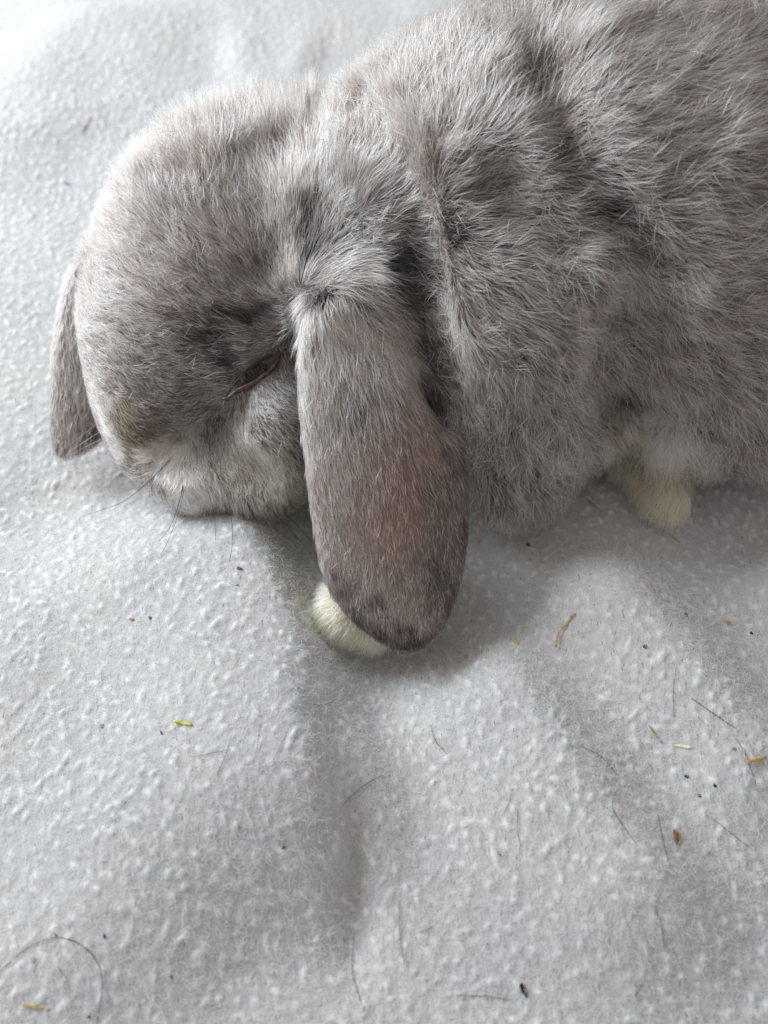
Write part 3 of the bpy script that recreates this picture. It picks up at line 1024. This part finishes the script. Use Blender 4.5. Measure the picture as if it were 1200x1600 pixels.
def bit_mat(c):
    if c not in _m:
        _m[c] = simple_mat('bit_%02d' % len(_m), lin(*c), 0.6, 0.25, 0.3, 1600)
    return _m[c]


def on_blanket(px, py, up=0.0):
    p = P(px, py, 0)
    for _ in range(4):
        p = P(px, py, float(blanket_z(p[0], p[1])[0]) + up)
    return p


STRAW = [  # name, pixels, half width mm, colour, label
    ('hay_wisp', [(826, 876), (838, 874), (851, 877)], .32, (222, 196, 140), 'pale gold sliver of hay just below the rabbit flank, right of the drooping ear'),
    ('hay_wisp', [(917, 780), (928, 791), (941, 801)], .34, (196, 170, 104), 'yellow hay wisp tucked against the fur between the front and hind legs'),
    ('hay_wisp', [(1029, 819), (1045, 833), (1062, 849)], .26, (200, 176, 116), 'thin slanting yellow hay stem directly below the cream hind paw'),
    ('hay_wisp', [(868, 1012), (872, 990), (886, 974), (893, 962), (901, 957)], .38, (204, 176, 138), 'curled tan hay shaving in the dark fold right of the ear tip'),
    ('hay_wisp', [(799, 996), (805, 1001), (811, 1011)], .36, (214, 180, 106), 'short golden hay chip on the slope right of the ear tip'),
    ('hay_wisp', [(1164, 1191), (1180, 1188), (1197, 1182)], .40, (204, 160, 84), 'orange straw stub near the right edge crossed by a dark hair'),
    ('hay_wisp', [(1053, 1163), (1066, 1164), (1081, 1168)], .62, (232, 224, 200), 'cream coloured flake lying on the bright ridge left of the orange straw'),
    ('hay_wisp', [(1014, 1134), (1024, 1146), (1034, 1159)], .26, (166, 160, 78), 'thin olive green hay stem slanting beside the cream flake'),
    ('hay_wisp', [(271, 1128), (285, 1130), (299, 1131)], .45, (206, 212, 96), 'bright lime green hay snippet on the left part of the blanket'),
    ('hay_wisp', [(34, 1570), (55, 1572), (77, 1578)], .36, (206, 178, 104), 'golden hay stem lying in the lower left corner of the blanket'),
    ('hay_wisp', [(480, 1222), (482, 1214), (485, 1204)], .22, (196, 164, 112), 'tiny upright tan hay fibre on the crest of the big fold'),
    ('hay_wisp', [(127, 209), (134, 197), (143, 184)], .55, (176, 166, 150), 'blurred grey brown hay piece on the far blanket above the rabbit head'),
    ('seed_husk', [(1055, 1296), (1056, 1306), (1057, 1320)], .62, (142, 92, 52), 'upright brown seed husk with a split end at lower right'),
    ('seed_husk', [(813, 1538), (817, 1543), (820, 1550), (828, 1559)], .58, (74, 46, 26), 'dark brown curled seed husk near the bottom edge'),
]
for name, pts, hw, colr, label in STRAW:
    c = resample([on_blanket(x, y, 0.0003 + 0.0003 * math.sin(i * 2.2 + x)) for i, (x, y) in enumerate(pts)], 9)
    c[:, 2] += 0.00035 * np.sin(np.linspace(0, 3, 9) + pts[0][0])
    t = np.linspace(0, 1, 9)
    rad = hw * 0.8e-3 * (0.45 + 0.55 * np.sin(0.5 + t * 2.1)) * (1 + 0.18 * np.sin(t * 17 + pts[0][1]))
    tv, tf = tube(c, rad, 8, 0.42)
    o0 = c[4]
    o = mesh_obj(name, tv - o0, tf, bit_mat(colr))
    o.location = o0
    tag(o, label, 'husk' if name == 'seed_husk' else 'hay', 'bits of hay and husk on the blanket')

CRUMBS = [  # pixel, half size px (along, across), angle, colour, label
    (1008, 1010, 4.5, 4, .3, (150, 96, 52), 'rusty square crumb on the bright ridge right of the curled hay shaving'),
    (1072, 960, 5, 4, .8, (158, 112, 72), 'light brown crumb on the shaded blanket at right, above the rusty square crumb'),
    (1117, 1226, 5.5, 3.4, 1.4, (66, 42, 26), 'dark brown block shaped crumb below the orange straw stub'),
    (1073, 1213, 4.5, 2.5, .2, (84, 44, 30), 'flat dark red brown crumb left of the block shaped crumb'),
    (825, 851, 4.5, 3, 1.0, (132, 92, 66), 'brown crumb near the flank fur just above the pale gold sliver'),
    (374, 888, 6, 3, .25, (140, 88, 52), 'long rusty crumb in the shade below the rabbit chin'),
    (371, 914, 3, 2, .1, (148, 96, 64), 'tiny rusty speck just under the long rusty crumb'),
    (443, 1324, 3.4, 3.2, 0, (58, 54, 54), 'round charcoal speck alone on the blanket right of the lime hay'),
    (163, 1463, 4, 2.6, 1.1, (58, 92, 48), 'dark green leaf crumb above the looped hair at lower left'),
    (1174, 989, 3.2, 2.6, .6, (70, 62, 56), 'small dark speck by the right edge below the hind paw'),
    (139, 1589, 3, 2.8, .2, (80, 66, 56), 'dark brown speck at the bottom edge inside the hair loop'),
    (252, 1145, 5, 1.8, 1.1, (106, 76, 56), 'narrow brown splinter just left of the lime green hay'),
    (159, 1134, 4.5, 3.5, .9, (178, 158, 130), 'pale tan crumb far left of the lime green hay'),
    (205, 967, 5, 3, .1, (206, 172, 138), 'pale orange crumb on the bright blanket below the whisker tips'),
    (234, 965, 4, 3, .5, (96, 96, 98), 'grey speck beside the pale orange crumb'),
    (104, 287, 3.6, 3, 0, (112, 112, 196), 'tiny blue fluff dot on the far blanket left of the rabbit head'),
    (728, 1026, 4.5, 3, .3, (196, 158, 116), 'orange tan crumb close to the right side of the ear tip'),
    (782, 1336, 3, 2, .8, (148, 112, 62), 'small ochre crumb on the middle ridge of the blanket'),
    (51, 1499, 4, 4.5, .2, (206, 186, 150), 'pale straw coloured crumb inside the looped hair at lower left'),
    (1147, 1170, 3, 2.5, .5, (166, 138, 98), 'small tan crumb just above the orange straw stub'),
    (1138, 973, 4.5, 3.5, .9, (190, 150, 106), 'soft orange crumb in the shade at the right, below the hind leg'),
    (87, 1461, 3.5, 1.6, .6, (72, 92, 66), 'thin green splinter touching the top of the hair loop'),
    (268, 1527, 4, 1.5, 1.2, (88, 76, 70), 'narrow dark splinter on the lower blanket right of the hair loop'),
    (1093, 1243, 3.5, 3.5, 0, (112, 112, 104), 'grey lint dot left of and below the block shaped crumb'),
]
for x, y, a, b_, ang, colr, label in CRUMBS:
    q = on_blanket(x, y, 0.0002)
    sc_ = np.linalg.norm(q - CAM) * math.tan(FOV / 2) / 800
    bm = bmesh.new()
    bmesh.ops.create_icosphere(bm, subdivisions=2, radius=1)
    v = np.array([k.co[:] for k in bm.verts]); f = [tuple(k.index for k in fa.verts) for fa in bm.faces]
    bm.free()
    v = v * (1 + 0.28 * vnoise(v + x, 1.7, 31))[:, None]
    v = np.sign(v) * np.abs(v) ** 0.8
    v *= np.array([a, b_, min(a, b_) * 0.7]) * sc_ * 0.75
    ca_, sa_ = math.cos(-ang), math.sin(-ang)
    v = np.stack([v[:, 0] * ca_ - v[:, 1] * sa_, v[:, 0] * sa_ + v[:, 1] * ca_, v[:, 2]], 1)
    o = mesh_obj('crumb', v, f, bit_mat(colr), smooth=False)
    o.location = q
    tag(o, label, 'crumb', 'crumbs and specks on the blanket')

HAIRS = [
    ([(-12, 1530), (45, 1480), (95, 1465), (140, 1487), (160, 1530), (152, 1600)], 55, 'black', 'long dark hair bent into a wide loop in the lower left corner'),
    ([(90, 1510), (104, 1530), (113, 1556)], 35, 'black', 'short faint hair lying inside the hair loop at lower left'),
    ([(553, 1463), (551, 1520), (570, 1582)], 50, 'black', 'dark hair hooked at its lower end, at the bottom centre of the blanket'),
    ([(624, 1410), (625, 1460), (633, 1517)], 48, 'black', 'straight upright hair right of the hooked hair at bottom centre'),
    ([(673, 1133), (681, 1158), (698, 1177)], 38, 'black', 'short hair curving down the slope below the ear tip'),
    ([(1081, 1091), (1110, 1112), (1151, 1139)], 55, 'black', 'thick dark hair slanting across the bright ridge at right'),
    ([(1057, 1040), (1052, 1080), (1053, 1120)], 36, 'black', 'faint upright hair above the cream coloured flake'),
    ([(1148, 1152), (1166, 1182), (1185, 1238)], 48, 'black', 'dark bent hair crossing the end of the orange straw stub'),
    ([(912, 1168), (940, 1183), (964, 1211)], 46, 'black', 'arched dark hair in the shaded fold at middle right'),
    ([(962, 1238), (957, 1262), (975, 1292), (997, 1322)], 48, 'black', 'kinked dark hair below the shaded fold, left of the brown husk'),
    ([(1028, 1272), (1034, 1304), (1044, 1347)], 60, 'black', 'straight black hair standing close to the left of the brown husk'),
    ([(1112, 1278), (1140, 1300), (1170, 1324)], 40, 'black', 'faint slanting hair to the right of the brown husk'),
    ([(1022, 1415), (1034, 1448), (1039, 1488)], 48, 'black', 'dark hair on the lower right of the blanket below the brown husk'),
    ([(712, 1556), (758, 1557), (800, 1563)], 52, 'black', 'nearly level dark hair left of the curled dark husk at the bottom'),
    ([(809, 1263), (809, 1298), (814, 1322)], 42, 'black', 'upright dark hair on the middle ridge above the ochre crumb'),
    ([(364, 1142), (353, 1178), (338, 1214)], 42, 'black', 'slanting dark hair crossing a shorter one, right of the lime green hay'),
    ([(300, 1183), (330, 1177), (361, 1171)], 42, 'black', 'level dark hair crossed by a slanting one below the lime green hay'),
    ([(456, 1128), (441, 1160), (425, 1192)], 36, 'black', 'faint slanting hair on the bright slope of the big fold'),
    ([(406, 1130), (403, 1158), (399, 1186)], 36, 'black', 'faint upright hair between two slanting hairs left of the big fold'),
    ([(597, 1211), (565, 1230), (532, 1262)], 44, 'black', 'curving dark hair lying in the crease below the ear'),
    ([(207, 1242), (186, 1266), (164, 1291)], 34, 'black', 'faint slanting hair on the left side of the blanket'),
    ([(980, 1212), (1008, 1230), (1046, 1240)], 48, 'light', 'pale hair arching across the shaded fold left of the dark crumbs'),
    ([(1012, 1508), (1004, 1538), (988, 1562)], 38, 'black', 'faint bent hair near the bottom right of the blanket'),
    ([(488, 1101), (508, 1101), (528, 1092)], 36, 'black', 'short curved hair in the shade left of the crease below the ear'),
    ([(800, 1240), (794, 1258), (783, 1277)], 34, 'black', 'faint slanting hair beside an upright one on the middle ridge'),
    ([(655, 1458), (664, 1453), (675, 1447)], 34, 'amber', 'very short brown hair right of the straight upright hair at bottom centre'),
    ([(232, 876), (238, 872), (246, 866)], 30, 'black', 'tiny dark hair end on the bright blanket under the whiskers'),
    ([(365, 1042), (370, 1034), (375, 1028)], 34, 'black', 'tiny slanting hair high on the bright slope of the big fold'),
]
HM = {'black': simple_mat('shed_dark_hair', lin(70, 62, 60), 0.45), 'light': simple_mat('shed_pale_hair', lin(222, 216, 210), 0.45), 'amber': simple_mat('shed_brown_hair', lin(136, 104, 84), 0.45)}
for pts, th, tone, label in HAIRS:
    px = resample(np.array(pts, float), 20)
    c = np.array([on_blanket(x, y, 0.00025) for x, y in px])
    zs = c[:, 2].copy()
    for _ in range(3):                        # a hair bridges the hollows between nubs
        zs[1:-1] = np.maximum(zs[1:-1], (zs[:-2] + zs[2:]) / 2)
    c[:, 2] = zs
    tv, tf = tube(c, th * 1.3e-6 * (0.35 + 0.65 * np.sin(0.3 + np.linspace(0, 1, 20) * 2.5)), 5)
    o0 = c[10]
    o = mesh_obj('shed_hair', tv - o0, tf, HM[tone])
    o.location = o0
    tag(o, label, 'hair', 'loose hairs on the blanket')

# ------------------------------------------------------------------ the fleece's own fibres
nfz = 420000
fy = -0.13 + 0.42 * rng.random(nfz) ** 1.5
fx = rng.uniform(-1, 1, nfz) * (0.10 + (fy + 0.13) * 0.36)
zz = fold_height(fx, fy) + nub_height(fx, fy)
root = np.stack([fx, fy, zz - 0.0001], 1)
L = rng.uniform(0.0008, 0.0026, nfz)
ph = rng.uniform(0, 2 * math.pi, nfz)
dv = np.stack([np.cos(ph), np.sin(ph), rng.uniform(0.05, 0.7, nfz)], 1)
dv = norm(dv)
s4 = np.linspace(0, 1, 4)
curl = norm(rng.normal(0, 1, (nfz, 3))) * 0.5
pts = root[:, None] + (dv[:, None] * s4[None, :, None] + curl[:, None] * (s4 * (1 - s4) * 1.4)[None, :, None] - np.array([0, 0, 0.25]) * (s4 ** 2)[None, :, None]) * L[:, None, None]
hc = bpy.data.hair_curves.new('pile')
hc.add_curves([4] * nfz)
hc.position_data.foreach_set('vector', pts.astype(np.float32).ravel())
ra = hc.attributes.get('radius') or hc.attributes.new('radius', 'FLOAT', 'POINT')
ra.data.foreach_set('value', np.tile([0.000028, 0.000026, 0.000022, 0.00001], nfz).astype(np.float32))
m_pile, nt, b = new_mat('fleece_fibre')
b.inputs['Base Color'].default_value = (0.86, 0.855, 0.85, 1)
b.inputs['Roughness'].default_value = 0.8
b.inputs['Specular IOR Level'].default_value = 0.15
hc.materials.append(m_pile)
pile = link(bpy.data.objects.new('pile', hc), blanket)
pile['kind'] = 'stuff'

# ------------------------------------------------------------------ nose slit
m_nose = simple_mat('nostril_skin', lin(176, 154, 134), 0.5)
qs = [hit_near(x, y) for x, y in ((217, 722), (228, 724), (240, 721))]
tv, tf = tube(resample([a + n * 0.0006 for a, n in qs], 9), 0.00042 * np.sin(0.35 + np.linspace(0, 1, 9) * 2.45), 8)
mesh_obj('nostril', tv - OFF, tf, m_nose, rabbit)
